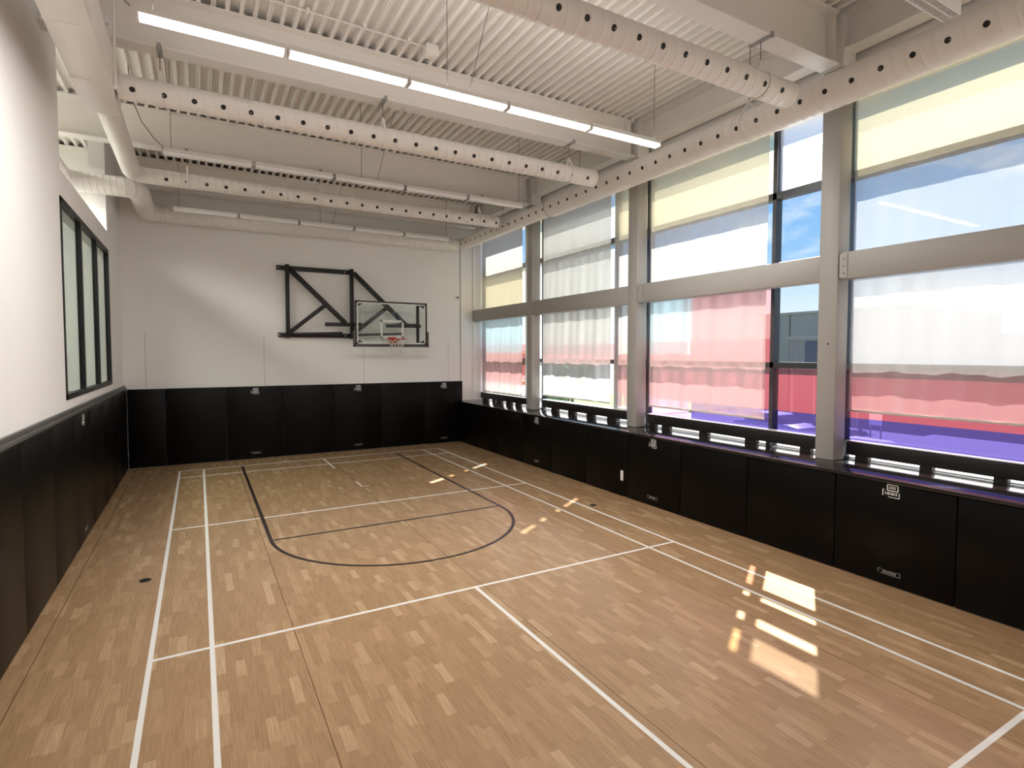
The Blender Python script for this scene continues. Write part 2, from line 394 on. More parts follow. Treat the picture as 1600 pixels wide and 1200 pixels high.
# ---------------------------------------------------------------- roof beams
def ibeam(name, p0, p1, w, h, tf, tw, m, parent=None):
    """W-section between p0 and p1 (top-centre line), web vertical"""
    p0 = Vector(p0); p1 = Vector(p1); mb = MB(); dz = Vector((0,0,1))
    for off, ww, hh in ((tf/2, w, tf), (h-tf/2, w, tf), (h/2, tw, h-2*tf+0.002)):
        mb.obox(p0 - dz*off, p1 - dz*off, ww, hh)
    return mb.build(name, m, parent)
names = ['just in front of the back wall', 'second from the back wall', 'behind the glowing light row', 'over the nearest crossing duct', 'over the camera']
for i, y in enumerate([0.60] + COLY):
    t = root('roof_beam', (3.3, y, ZD), 'deep cream steel roof beam crossing the room, ' + names[i], 'beam') if False else None
    o = thing('roof_beam', 'deep cream steel roof beam crossing the room, ' + names[i], 'beam', (3.3, y, ZB), 'roof beams crossing the room')
    ibeam('flanged_beam', (-4.95, y, ZD), (7.50, y, ZD), 0.25, ZD-ZB, 0.022, 0.014, M['steel'], o)
    MB().box(7.40, 7.412, y-0.12, y+0.12, ZB+0.02, ZD-0.02).build('stiffener_plate', M['steel'], o)
    cl = MB()
    for zz in [ZB+0.10+0.075*q for q in range(7)]:
        for sy in (-1, 1): cl.disc((7.46, y+sy*0.007, zz), (0, sy, 0), 0.014, 0.02, 6)
    cl.build('bolt_row', M['steel'], o)
# edge beam along the window wall
o = thing('edge_beam', 'long cream steel edge beam running above the window columns', 'beam', (7.70, -8, 6.42))
ibeam('flanged_beam', (7.70, YF+0.02, ZD), (7.70, YB-0.02, ZD), 0.24, 0.44, 0.02, 0.014, M['steel'], o)

# ---------------------------------------------------------------- columns and rails at the windows
cw = ['behind the small far window', 'between the second and third window bay', 'nearest full-height one, right of the open narrow pane', 'beside the camera']
for i, y in enumerate(COLY):
    o = thing('steel_column', 'square cream steel column standing on the black ledge, ' + ['between the farthest two window bays', 'between the second and third window bay from the back', 'right of the unshaded narrow pane', 'outside the right edge of view'][i], 'column', (7.705, y, 1.2), 'window columns')
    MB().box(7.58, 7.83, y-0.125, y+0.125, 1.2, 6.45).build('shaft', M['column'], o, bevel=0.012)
    MB().box(7.57, 7.84, y-0.135, y+0.135, 6.22, ZD).build('cap_block', M['steel'], o)
    MB().disc((7.582, y-0.02, 2.72), (-1, 0, 0), 0.013, 0.004, 10).build('bolt_head', M['black'], o)
RZ0, RZ1 = 3.54, 3.885
ends = [(0.98, COLY[0]), (COLY[0], COLY[1]), (COLY[1], COLY[2]), (COLY[2], COLY[3])]
rl = ['across the farthest window bay', 'across the second window bay from the back', 'across the third bay, in front of the blue sky pane', 'across the nearest window bay at the right']
for i, (ya, yb_) in enumerate(ends):
    y1 = ya-0.10 if i else ya; y0 = yb_+0.125
    if i: y1 = ya-0.125
    o = thing('wind_rail', 'horizontal cream steel rail ' + rl[i], 'rail', (7.68, (y0+y1)/2, RZ0), 'wind rails between the window columns')
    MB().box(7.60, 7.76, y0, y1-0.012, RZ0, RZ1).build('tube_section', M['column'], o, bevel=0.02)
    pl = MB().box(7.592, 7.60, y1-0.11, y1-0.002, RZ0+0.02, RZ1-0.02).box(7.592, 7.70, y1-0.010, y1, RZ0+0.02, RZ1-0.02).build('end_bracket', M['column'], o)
    for zz in (RZ0+0.08, (RZ0+RZ1)/2, RZ1-0.08):
        q = MB().disc((7.592, y1-0.06, zz), (-1,0,0), 0.012, 0.01, 6).build('bolt', M['grey']); sub(pl, q, o)

# ---------------------------------------------------------------- curtain wall bays
T1, T2, T3 = (4.89, 4.99), (3.66, 3.75), (2.38, 2.465)
GB, GT = 1.20, 6.0
XF0, XF1 = 7.97, 8.11
bays = [  # y_far, y_mullion, y_near
    (1.0, -1.57, -2.33), (-2.33, -5.17, -6.10), (-6.10, -8.79, -9.87), (-9.87, -12.52, -13.64), (-13.64, -16.3, -18.0)]
split = 1.732; base = 1.45
def panes(i):
    """(y0, y1, z0, z1, material, colour word)"""
    yf, ym, yn = bays[i]; r = []
    W_, Nn = (ym, yf), (yn, ym)
    if i == 0:
        r += [(*W_, T1[1], GT, 'p_clear'), (*W_, T2[1], T1[0], 'p_yellow'), (*W_, 2.84, T2[0], 'p_cyan'), (*W_, T3[1], 2.84, 'p_red'), (*W_, split, T3[0], 'p_red'), (*W_, base, split, 'p_white')]
        r += [(*Nn, T1[1], GT, 'p_yellow'), (*Nn, T2[1], T1[0], 'p_white'), (*Nn, T3[1], T2[0], 'p_white'), (*Nn, base, T3[0], 'p_white')]
    elif i == 1:
        r += [(*W_, T1[1], GT, 'p_grey'), (*W_, T2[1], T1[0], 'p_grey'), (*W_, 2.80, T2[0], 'p_grey'), (*W_, T3[1], 2.80, 'p_pink'), (*W_, base, T3[0], 'p_clear')]
        r += [(*Nn, T1[1], GT, 'p_yellow'), (*Nn, T2[1], T1[0], 'p_clear'), (*Nn, 2.80, T2[0], 'p_clear'), (*Nn, T3[1], 2.80, 'p_red'), (*Nn, split, T3[0], 'p_red'), (*Nn, base, split, 'p_clear')]
    elif i == 2:
        yc = -7.13
        r += [(*W_, T1[1], GT, 'p_yellow'), (*W_, T2[1], T1[0], 'p_clear'), (yc, yf, 2.82, T2[0], 'p_cyan'), (ym, yc, 2.82, T2[0], 'p_pink'), (*W_, T3[1], 2.82, 'p_red'), (*W_, split, T3[0], 'p_red'),
              (yc, yf, base, split, 'p_magenta'), (ym, yc, base, split, 'p_purple')]
        r += [(*Nn, T1[1], GT, 'p_white'), (*Nn, T2[1], T1[0], 'p_clear'), (*Nn, T3[1], T2[0], 'p_clear'), (*Nn, split, T3[0], 'p_red'), (*Nn, base, split, 'p_purple')]
    else:
        for A in (W_, Nn):
            r += [(*A, T1[1], GT, 'p_yellow'), (*A, T2[1], T1[0], 'p_clear'), (*A, T3[1], T2[0], 'p_milky'), (*A, split, T3[0], 'p_red'), (*A, base, split, 'p_purple')]
    for A in (W_, Nn): r.append((*A, GB, base, 'p_white'))
    return r
word = {'p_milky': 'milky white film pane', 'p_white': 'white film pane', 'p_yellow': 'yellow film pane', 'p_cyan': 'pale cyan film pane', 'p_red': 'red film pane', 'p_pink': 'pink film pane', 'p_clear': 'clear glass pane', 'p_grey': 'grey film pane', 'p_magenta': 'magenta film pane', 'p_purple': 'purple film pane'}
wlab = ['farthest tall window bay, beside the back wall', 'second tall window bay from the back with grey tinted panes', 'third window bay with a narrow unshaded pane showing sky', 'nearest window bay at the right edge with red and purple lower panes', 'window bay beside the camera']
for i, (yf, ym, yn) in enumerate(bays):
    wn_ = root('window_%d' % (i+2), (XG, (yf+yn)/2, GB), wlab[i], 'window')
    for y in ((yf if i == 0 else None), ym, yn):
        if y is None: continue
        MB().box(XF0, XF1, y-0.03, y+0.03, GB, GT).build('mullion', M['frame'], wn_)
    for z0, z1 in (T1, T2, T3, (GB, GB+0.012), (base-0.02, base)):
        MB().box(XF0, XF1, yn+0.03, yf-0.03, z0, z1).build('transom', M['frame'], wn_)
    for (y0, y1, z0, z1, mm) in panes(i):
        o = MB().box(XG-0.004, XG+0.004, y0+0.03, y1-0.03, z0, z1).build('pane', M[mm], wn_); o['label'] = word[mm]
        # a single skin: keep only the room-side face so light passes one layer
        bm = bmesh.new(); bm.from_mesh(o.data)
        bmesh.ops.delete(bm, geom=[f for f in bm.faces if f.normal.x > -0.9], context='FACES'); bm.to_mesh(o.data); bm.free()

# ---------------------------------------------------------------- roller blinds
def blind(y0, y1, zb, label, amp=0.012, kf=9.0):
    t = thing('roller_blind', label, 'blind', (7.9, (y0+y1)/2, zb), 'roller blinds in front of the tall windows')
    mb = MB(); ny = int((y1-y0)/0.035)+1; nz_ = 60; ph = random.random()*6
    for j in range(nz_+1):
        z = zb + (5.97-zb)*j/nz_; f = 1 - (z-zb)/(5.97-zb)
        for i in range(ny+1):
            y = y0+(y1-y0)*i/ny
            x = 7.90 + amp*(0.25+f)*(math.sin(kf*y+ph+0.5*math.sin(2.2*z)) * 0.6 + 0.4*math.sin(2.3*kf*y+1.7*ph+0.7*z))*min(1, f*2.2)
            mb.v.append((x, y, z))
    for j in range(nz_):
        for i in range(ny):
            a = j*(ny+1)+i; mb.f.append((a, a+1, a+ny+2, a+ny+1))
    mb.build('fabric', M['blind'], t, smooth=True)
    MB().box(7.892, 7.912, y0, y1, zb-0.018, zb+0.012).build('hem_bar', M['hem'], t, bevel=0.004)
    MB().tube([(7.91, y0-0.01, 6.02), (7.91, y1+0.01, 6.02)], 0.038, 16).build('roller_tube', M['white'], t)
    for yy in (y0-0.012, y1+0.006):
        MB().box(7.87, 7.95, yy, yy+0.006, 5.98, 6.08).build('end_bracket', M['white'], t)
blind(-1.455, 0.93, 1.47, 'wide screen blind in the farthest window bay, nearly down to the black board')
blind(-2.20, -1.60, 1.47, 'narrow screen blind at the right of the farthest window bay')
blind(-5.075, -2.475, 1.56, 'wide greyish screen blind in the second window bay from the back')
blind(-6.00, -5.20, 1.46, 'narrow screen blind just left of the second column from the back')
blind(-8.738, -6.24, 1.60, 'wide screen blind in the third bay glowing pink below and yellow above')
blind(-12.46, -10.0, 1.85, 'wide screen blind in the nearest bay, hem hanging above the purple panes')
blind(-13.5, -12.58, 1.85, 'narrow screen blind beyond the right edge of view')

# ---------------------------------------------------------------- dark boards on blocks on the ledge
def sill_board(y0, y1, blocks, label, z0=1.262, z1=1.44):
    t = thing('sill_board', label, 'board', (7.87, (y0+y1)/2, 1.2), 'black boards along the ledge')
    MB().box(7.86, 7.905, y0, y1, z0, z1).build('board', M['board'], t, bevel=0.003)
    MB().box(7.862, 7.965, y0, y1, z1, z1+0.010).build('top_cap', M['white'], t)
    MB().box(7.912, 7.966, y0+0.01, y1-0.01, 1.2, 1.2025).build('white_sill_strip', M['white'], t)
    for a, b in blocks:
        MB().box(7.875, 7.955, a, b, 1.2, z0).build('support_block', M['board'], t)
sill_board(-1.93, 0.97, [(0.569, 0.88), (0.10, 0.237), (-0.31, -0.029), (-0.86, -0.60), (-1.36, -1.13), (-1.93, -1.72)], 'short black board on blocks in front of the farthest window bay', 1.25, 1.42)
sill_board(-5.94, -2.48, [(-3.143, -2.892), (-3.849, -3.60), (-4.56, -4.307), (-5.30, -5.02), (-5.94, -5.80)], 'black board on blocks in front of the second window bay from the back')
sill_board(-9.74, -6.24, [(-6.44, -6.29), (-6.80, -6.61), (-7.68, -7.50), (-8.62, -8.42), (-8.86, -8.79), (-9.5, -9.34)], 'long black board on blocks in front of the third window bay')
sill_board(-13.5, -10.0, [(-10.27, -10.11), (-10.99, -10.86), (-11.69, -11.57), (-12.4, -12.28), (-13.1, -12.98)], 'long black board on blocks in front of the nearest window bay')

# ---------------------------------------------------------------- wall pads
def logo_mb(cx, cz, s, ax):
    """printed badge: rounded hood over a framed row of blocks; returns flat boxes in (u, z) placed by ax"""
    R = []
    def r(u0, u1, z0, z1): R.append((cx+s*u0, cx+s*u1, cz+s*z0, cz+s*z1))
    r(-.25, .45, .42, .50); r(-.30, -.22, .05, .46); r(.42, .50, .0, .44); r(-.28, .48, -.02, .06); r(-.15, .30, .16, .22); r(-.15, .30, .28, .34); r(.24, .30, .18, .34)
    r(-.60, -.53, -.40, .08); r(-.60, -.45, .02, .08)
    for k in range(6): r(-.40+.14*k, -.40+.14*k+(.10 if k % 2 else .07), -.30, -.10)
    r(-.20, .55, -.48, -.43); r(.52, .58, -.46, -.08)
    return R
def low_mb(cx, cz, s):
    R = []
    def r(u0, u1, z0, z1): R.append((cx+s*u0, cx+s*u1, cz+s*z0, cz+s*z1))
    r(-.75, -.70, -.16, .14); r(.70, .75, -.16, .14); r(-.75, -.50, .10, .14); r(.50, .75, .10, .14); r(-.60, .75, -.20, -.165)
    for k in range(7): r(-.42+.13*k, -.42+.13*k+(.085 if k % 3 else .10), -.10, .10)
    r(-.45, .5, -.13, -.115)
    return R
def pad(side, a0, a1, label, logo=False):
    g = 0.003; mid = (a0+a1)/2
    if side == 'back':
        t = thing('wall_pad', label, 'wall pad', (mid, 0.78, 0.0), 'black wall pads along the back wall')
        MB().box(a0+g, a1-g, 0.78, 0.828, 0.012, 1.785).build('cushion', M['pad'], t, bevel=0.012)
        f = lambda u0,u1,z0,z1,d: (u0,u1,0.7785,0.7805,z0,z1)
    elif side == 'left':
        t = thing('wall_pad', label, 'wall pad', (XL+0.05, mid, 0.0), 'black wall pads along the left wall')
        MB().box(XL+0.002, XL+0.05, a0+g, a1-g, 0.012, 1.785).build('cushion', M['pad'], t, bevel=0.012)
        f = lambda u0,u1,z0,z1,d: (XL+0.0495, XL+0.0515, u0, u1, z0, z1)
    else:
        t = thing('wall_pad', label, 'wall pad', (7.07, mid, 0.0), 'black wall pads along the window wall')
        MB().box(7.07, 7.118, a0+g, a1-g, 0.012, 1.15).build('cushion', M['pad'], t, bevel=0.012)
        f = lambda u0,u1,z0,z1,d: (7.0685, 7.0705, 2*mid-u1, 2*mid-u0, z0, z1)
    if logo:
        ztop = 1.07 if side == 'right' else 1.665
        a = MB()
        for q in logo_mb(mid, ztop, 0.15, side): a.box(*f(*q, 0))
        a.build('printed_badge', M['mark'], t)
        a = MB()
        for q in low_mb(mid, 0.155, 0.155): a.box(*f(*q, 0))
        a.build('printed_maker_mark', M['dimmark'], t)
bx = [XL+0.055, -0.26, 0.984, 2.245, 3.491, 4.736, 5.977, 7.172]
for i in range(7):
    lg = i in (2, 4, 6)
    pad('back', bx[i], bx[i+1], ['narrow black pad in the left corner of the back wall', 'wide plain black pad, second from the left corner of the back wall', 'black pad on the back wall with a white badge, leftmost of the three with badges', 'plain black pad on the back wall below the folding backboard frame', 'black pad with a white badge in the middle of the back wall, below the backboard', 'plain black pad on the back wall between the middle and right badges', 'black pad with a white badge at the right corner of the back wall'][i], lg)
ly = [0.77, -0.22, -1.46, -2.70, -3.94, -5.18, -6.42, -7.66, -8.90, -10.14]
for i in range(9):
    pad('left', ly[i+1], ly[i], ['black pad filling the back corner of the left wall', 'second black pad from the back corner of the left wall', 'black pad under the far end of the interior window', 'plain black pad under the middle of the interior window', 'black pad with a white badge on the left wall under the interior window', 'plain black pad left of the badged pad on the left wall', 'black pad on the left wall, second left of the badged one', 'tall black pad at the left edge of the picture', 'black pad beside the camera on the left wall'][i], i == 4)
k = 0; y = 0.765
rw = [0.765]+[-0.41-1.24*q for q in range(0, 14)]
for i in range(len(rw)-1):
    a1, a0 = rw[i], rw[i+1]
    lg = abs((a0+a1)/2+3.51) < .3 or abs((a0+a1)/2+7.23) < .3 or abs((a0+a1)/2+10.95) < .3
    if lg: lab = 'low black pad with a white badge below the ledge, ' + {0: 'farthest badged one', 1: 'badged one in the middle', 2: 'nearest badged one at the right'}[k]; k += 1
    elif i > 10: lab = 'low plain black pad below the window ledge, ' + (['alongside the camera', 'just behind the camera', 'farthest behind the camera'][i-11])
    else: lab = 'low plain black pad below the window ledge, %s from the back corner' % (ORD[i] if i < 12 else 'thirteenth')
    pad('right', a0, a1, lab, lg)
# white outlet cover on a pad
t = thing('outlet_cover', 'small upright white outlet plate on the low black pads', 'outlet', (7.07, -6.455, 0.29))
MB().box(7.060, 7.0695, -6.49, -6.42, 0.29, 0.475).build('cover_plate', M['white'], t, bevel=0.003)
MB().box(7.0585, 7.0605, -6.475, -6.435, 0.33, 0.435).build('socket_insert', M['fixture'], t)

# ---------------------------------------------------------------- spiral ducts
def arcpath(pts, rad, step=0.03):
    """polyline with rounded corners, resampled"""
    pts = [Vector(p) for p in pts]; out = [pts[0]]
    for i in range(1, len(pts)-1):
        a, b, c = pts[i-1], pts[i], pts[i+1]; u = (a-b).normalized(); v = (c-b).normalized()
        th = u.angle(v); d = rad/math.tan(th/2); p = b+u*d; q = b+v*d
        cen = b + (u+v).normalized()*(rad/math.sin(th/2)); n = 16
        e1 = (p-cen).normalized(); ax = u.cross(v).normalized(); ang = PI-th
        for k in range(n+1):
            R = Matrix.Rotation(-ang*k/n if False else ang*k/n, 3, -ax) if True else None
            out.append(cen + R @ (e1*rad))
    out.append(pts[-1])
    return out
def duct(name, label, pts, r, rad=0.3, pitch_=0.135, seg=40, parent=None, m=None):
    P = arcpath(pts, rad)
    Lc = [0.0]
    for i in range(1, len(P)): Lc.append(Lc[-1] + (P[i]-P[i-1]).length)
    T = Lc[-1]
    tang = [(P[min(i+1, len(P)-1)]-P[max(i-1, 0)]).normalized() for i in range(len(P))]
    nx = []; a = Vector((0,0,1)); prev = (a - tang[0]*a.dot(tang[0])).normalized()
    for t_ in tang: prev = (prev - t_*prev.dot(t_)).normalized(); nx.append(prev)
    def at(s_):
        s_ = max(0.0, min(T, s_)); i = 0
        lo, hi = 0, len(Lc)-1
        while hi-lo > 1:
            mid = (lo+hi)//2
            if Lc[mid] <= s_: lo = mid
            else: hi = mid
        f = (s_-Lc[lo])/max(1e-9, Lc[hi]-Lc[lo])
        c = P[lo].lerp(P[hi], f); t_ = tang[lo].lerp(tang[hi], f).normalized(); n_ = nx[lo].lerp(nx[hi], f); n_ = (n_-t_*n_.dot(t_)).normalized()
        return c, t_, n_
    mb = MB(); n = 6; ds = [0, .045, .09, .135, .5, .9]  # ridge samples as share of the pitch
    hs = [0, .0035, .0035, 0, 0, 0]
    turns = int(T/pitch_)+2; rows = []
    for tn in range(-1, turns):
        for d, h in zip(ds, hs): rows.append((tn*pitch_+d*pitch_, h))
    for (s_, h) in rows:
        for kk in range(seg):
            th = 2*PI*kk/seg; ss = s_+pitch_*kk/seg
            c, t_, n_ = at(ss); b_ = t_.cross(n_)
            rr = r(ss/T) if callable(r) else r
            mb.v.append(tuple(c + (n_*math.cos(th)+b_*math.sin(th))*(rr+h)))
    for i in range(len(rows)-1):
        for kk in range(seg):
            a0 = i*seg+kk; a1 = (i+1)*seg+kk
            if kk < seg-1: mb.f.append((a0, a0+1, a1+1, a1))
            elif i+len(ds)+1 < len(rows): mb.f.append((a0, (i+len(ds))*seg, (i+len(ds)+1)*seg, a1))
    o = mb.build(name, m or M['duct'], parent, smooth=True)
    return o, at, T
def duct_thing(label, pts, r, rad=0.3, pitch_=0.135, caps=(True, True), hangers=()):
    t = thing('spiral_duct', label, 'duct', tuple(pts[0]), 'painted spiral ducts')
    o, at, T = duct('duct_tube', None, pts, r, rad, pitch_, parent=t)
    for e_, s_ in enumerate((0.0, T)):
        if caps[e_]:
            c, tt, n_ = at(s_); rr = r(s_/T) if callable(r) else r; d = tt if e_ else -tt
            MB().tube([c - d*0.05, c - d*0.03, c + d*0.004, c + d*0.012], [rr+0.002, rr+0.006, rr+0.006, rr-0.004], 40).build('end_cap', M['duct'], t, smooth=True)
    return t
def nozzles(t, pts_dirs, r=0.031):
    for (p, d) in pts_dirs:
        p = Vector(p); d = Vector(d).normalized()
        o = MB().disc(p - d*0.02, d, r, 0.023, 18).build('air_nozzle', M['hole'], t)
        q = MB().ring(p + d*0.001, d, r+0.003, 0.0045, 18).build('nozzle_rim', M['duct']); q.parent = o; q.location = -t.location*0 - (o.location + t.location)
def hanger(x, y, r, zc, axis, ztop, label, clamp=True):
    """flat strap looped round a duct, pinched above it and hung from a clamp"""
    t = thing('duct_hanger', label, 'hanger', (x, y, zc), 'duct hangers')
    pts = []
    for k in range(0, 25):
        a = math.radians(-235) + math.radians(290)*k/24   # open at the top
        u, v = (r+0.008)*math.cos(a), (r+0.008)*math.sin(a)
        pts.append((x, y+u, zc+v) if axis == 'x' else (x+u, y, zc+v))
    top = (x, y, zc+r+0.14)
    pts = [top] + pts + [top]
    mb = MB()
    for a, b in zip(pts[:-1], pts[1:]):
        mb.obox(a, b, 0.004 if axis != 'x' else 0.035, 0.035 if axis != 'x' else 0.004, up=(0,1,0) if axis != 'x' else ((Vector(b)-Vector(a)).cross(Vector((1,0,0)))))
    mb.build('strap', M['duct'], t)
    MB().tube([top, (x, y, ztop)], 0.006, 8).build('threaded_rod', M['wire'], t)
    if clamp:
        MB().box(x-0.03, x+0.03, y-0.15, y+0.15, ztop-0.012, ztop).box(x-0.02, x+0.02, y-0.16, y-0.14, ztop-0.03, ztop+0.03).build('beam_clamp', M['grey'], t)
ZC = 5.715; RD = 0.143
for (y, x0, x1, lab, hx, n0) in ((COLY[2]+0.02, -0.325, 6.68, 'spiral duct under the nearest full roof beam, crossing the top of the picture', (0.1, 6.18), -0.18),
                              (COLY[1]-0.02, -0.325, 6.62, 'spiral duct with nozzle holes crossing the room above the unlit middle light row', (0.1, 2.82, 6.1), -0.176)):
    t = duct_thing(lab, [(x0, y, ZC), (x1, y, ZC)], RD, caps=(False, True))
    a = math.radians(24); hs = []
    x = n0
    while x < x1-0.03:
        hs.append(((x, y-(RD)*math.cos(a), ZC-(RD)*math.sin(a)), (0, -math.cos(a), -math.sin(a)))); x += 0.3135
    nozzles(t, hs)
    for q, hx_ in enumerate(hx): hanger(hx_, y, RD, ZC, 'x', ZB, 'strap hanger holding the %s duct, %s' % ('nearest crossing' if y < -9 else 'middle crossing', ['at its left end', 'halfway' if len(hx) == 3 else 'at its right end', 'at its right end'][q]))
# third duct: elbow from the left riser
yd3 = COLY[0]-0.02; RD3 = 0.135
t = duct_thing('spiral duct that turns from the left side into the crossing above the farthest light row', [(-0.505, -5.56, ZC), (-0.505, yd3, ZC), (6.66, yd3, ZC)], RD3, rad=0.24, caps=(True, True))
a = math.radians(22); hs = []; x = 0.0
while x < 6.63:
    hs.append(((x, yd3-RD3*math.cos(a), ZC-RD3*math.sin(a)), (0, -math.cos(a), -math.sin(a)))); x += 0.3135
nozzles(t, hs)
for q, hx_ in enumerate((0.32, 2.62, 6.2)): hanger(hx_, yd3, RD3, ZC, 'x', ZB, 'strap hanger holding the farthest nozzled duct, ' + ['at its left end', 'halfway', 'at its right end'][q])
# plain duct along the back wall coming through the opening
t = duct_thing('thick plain spiral duct that comes through the wall opening and runs along the back wall',
               [(-1.62, -6.5, 5.69), (-1.62, -1.45, 5.69), (-0.50, -1.45, 5.69), (-0.50, 0.60, 5.69), (6.93, 0.60, 5.69)], 0.18, rad=0.27, pitch_=0.10, caps=(True, True))
# main duct along the windows
rm = lambda f: 0.165 if f > (3.9+14)/18.0*1.0 - 0 and False else 0.165
YM0, YM1 = -17.5, 0.62
def rmain(f):
    y = YM0 + (YM1-YM0)*f
    return 0.205 if y < -3.95 else (0.165 if y > -3.85 else 0.205-0.04*(y+3.95)/0.1)
ZM = 5.755
t = duct_thing('long main spiral duct with nozzle holes running along the top of the windows', [(7.15, YM0, ZM), (7.15, YM1, ZM)], rmain, pitch_=0.13, caps=(True, True))
a = math.radians(16); hs = []; y = -9.463+0.31*32
while y > -14.0:
    rr = rmain((y-YM0)/(YM1-YM0)); hs.append(((7.15-rr*math.cos(a), y, ZM-rr*math.sin(a)), (-math.cos(a), 0, -math.sin(a)))); y -= 0.312
nozzles(t, hs)
MB().ring((7.15, -3.97, ZM), (0,1,0), 0.207, 0.006, 40).build('joint_band', M['wire'], t)
for q, y in enumerate((-12.8, -8.95, -5.0, -1.75)):
    hanger(7.15, y, 0.205 if y < -4 else 0.165, ZM, 'y', ZD, 'rod hanger holding the main window duct, ' + ['beside the camera', 'in the third window bay', 'in the second window bay', 'near the back corner'][q], clamp=False)

# rectangular trunk duct on the left
t = thing('rectangular_duct', 'boxy trunk duct running along the top of the left wall toward the camera', 'duct', (-0.5, -10, 5.52))
MB().box(-0.70, -0.345, YF+0.1, -5.62, 5.53, 6.02).build('duct_box', M['steel'], t, bevel=0.004)
for y in (-6.6, -7.8, -9.0, -10.2): MB().box(-0.706, -0.339, y-0.012, y+0.012, 5.524, 6.026).build('joint_flange', M['steel'], t)

# ---------------------------------------------------------------- strip lights
def strip(x0, x1, y, lit, label, group):
    z0 = 5.525
    t = thing('strip_light', label, 'light fixture', ((x0+x1)/2, y, 5.62), group)
    MB().prism([(y-0.065, z0+0.03), (y-0.045, z0+0.09), (y+0.045, z0+0.09), (y+0.065, z0+0.03)], 'x', x0+0.012, x1-0.012).build('housing', M['fixture'], t)
    MB().prism([(y-0.058, z0+0.03), (y-0.052, z0), (y+0.052, z0), (y+0.058, z0+0.03)], 'x', x0+0.03, x1-0.03).build('diffuser', M['lit'] if lit else M['unlit'], t)
    for xx in (x0+0.010, x1-0.028):
        MB().box(xx, xx+0.018, y-0.06, y+0.06, z0-0.003, z0+0.085).build('end_plate', M['grey'] if not lit else M['fixture'], t)
ROW_W = 84
rows = [(-15.6, True, 'glowing strip light in the added fill row behind the camera'), (-8.2, True, 'glowing strip light in the nearest lit row'), (-4.38, False, 'unlit strip light in the middle row'), (-0.62, False, 'unlit strip light in the farthest row near the back wall')]  # rearmost row is out of view, added to brighten the gym
pos = ['at the left end', 'second from the left', 'in the centre', 'second from the right', 'at the right end']
def wire(x, y, dx=0.0, label=''):
    t = thing('suspension_wire', label, 'wire', (x, y, 5.62), 'light suspension wires')
    MB().tube([(x, y, 5.615), (x+dx, y, ZD+0.02)], 0.0045, 6).build('cable', M['wire'], t)
    MB().box(x-0.03, x+0.03, y-0.02, y+0.02, 5.612, 5.622).build('clip', M['grey'], t)
for y, lit, lab in rows:
    for q in range(5): strip(0.01+1.236*q, 0.01+1.236*(q+1), y, lit, lab + ', ' + pos[q], 'strip lights, ' + lab.split('in the ')[1])
    rn = lab.split('in the ')[1]
    if lit:      # the light these tubes give, the added rear row included
        rl_ = bpy.data.lights.new('strip_row_light', 'AREA'); rl_.shape = 'RECTANGLE'; rl_.size = 6.1; rl_.size_y = 0.09; rl_.energy = ROW_W if y > -12 else ROW_W * 0.12; rl_.color = (1.0, 0.975, 0.94)
        ro = bpy.data.objects.new('strip_row_light', rl_); COL.objects.link(ro); ro.location = (3.1, y, 5.522)
        ul = rl_.copy(); ul.energy = rl_.energy * 0.085                      # added upward fill that brightens deck and beams
        uo = bpy.data.objects.new('ceiling_fill_light', ul); COL.objects.link(uo); uo.location = (3.1, y, 5.63); uo.rotation_euler = (PI, 0, 0)
    if y < -12: continue
    wire(0.14, y, 0, 'thin wire at the left end of the ' + rn)
    wire(2.95, y, 0, 'left wire of the middle pair over the ' + rn); wire(3.22, y, 0.32, 'slanting right wire of the middle pair over the ' + rn)
    wire(6.10, y, 0, 'thin wire at the right end of the ' + rn)
# feed cable with a soft loop to each row
for (y, xt) in ((-8.2, -0.2), (-4.38, -0.12)):
    t = MB().tube([(xt-0.25, y+0.1, 6.75), (xt-0.22, y+0.05, 6.3), (xt-0.1, y, 5.95), (xt+0.05, y+0.02, 5.74), (xt+0.17, y+0.02, 5.63)], 0.007, 8).build('feed_cable', M['wire'], smooth=True)
    tag(t, 'curved feed cable dropping to the left end of the %s light row' % ('glowing' if y < -6 else 'middle'), 'cable')
# louvred unlit fixtures of the row over the camera
for q in range(5):
    x0, x1, y = 0.01+1.25*q, 0.01+1.25*(q+1), -11.72
    t = thing('louvred_light', 'unlit white grid louvre light, ' + ('end tip showing at the top right edge' if q == 4 else pos[q] + ' of the row over the camera'), 'light fixture', ((x0+x1)/2, y, 5.6), 'louvred lights over the camera')
    MB().box(x0+.005, x1-.005, y-0.07, y+0.07, 5.60, 5.66).build('housing', M['fixture'], t)
    g = MB().box(x0+.005, x1-.005, y-0.07, y-0.062, 5.54, 5.60).box(x0+.005, x1-.005, y+0.062, y+0.07, 5.54, 5.60).box(x0+.005, x1-.005, y-0.004, y+0.004, 5.545, 5.60)
    k = x0+0.01
    while k < x1-0.01: g.box(k, k+0.004, y-0.065, y+0.065, 5.545, 5.60); k += 0.045
    g.build('louvre', M['white'], t)

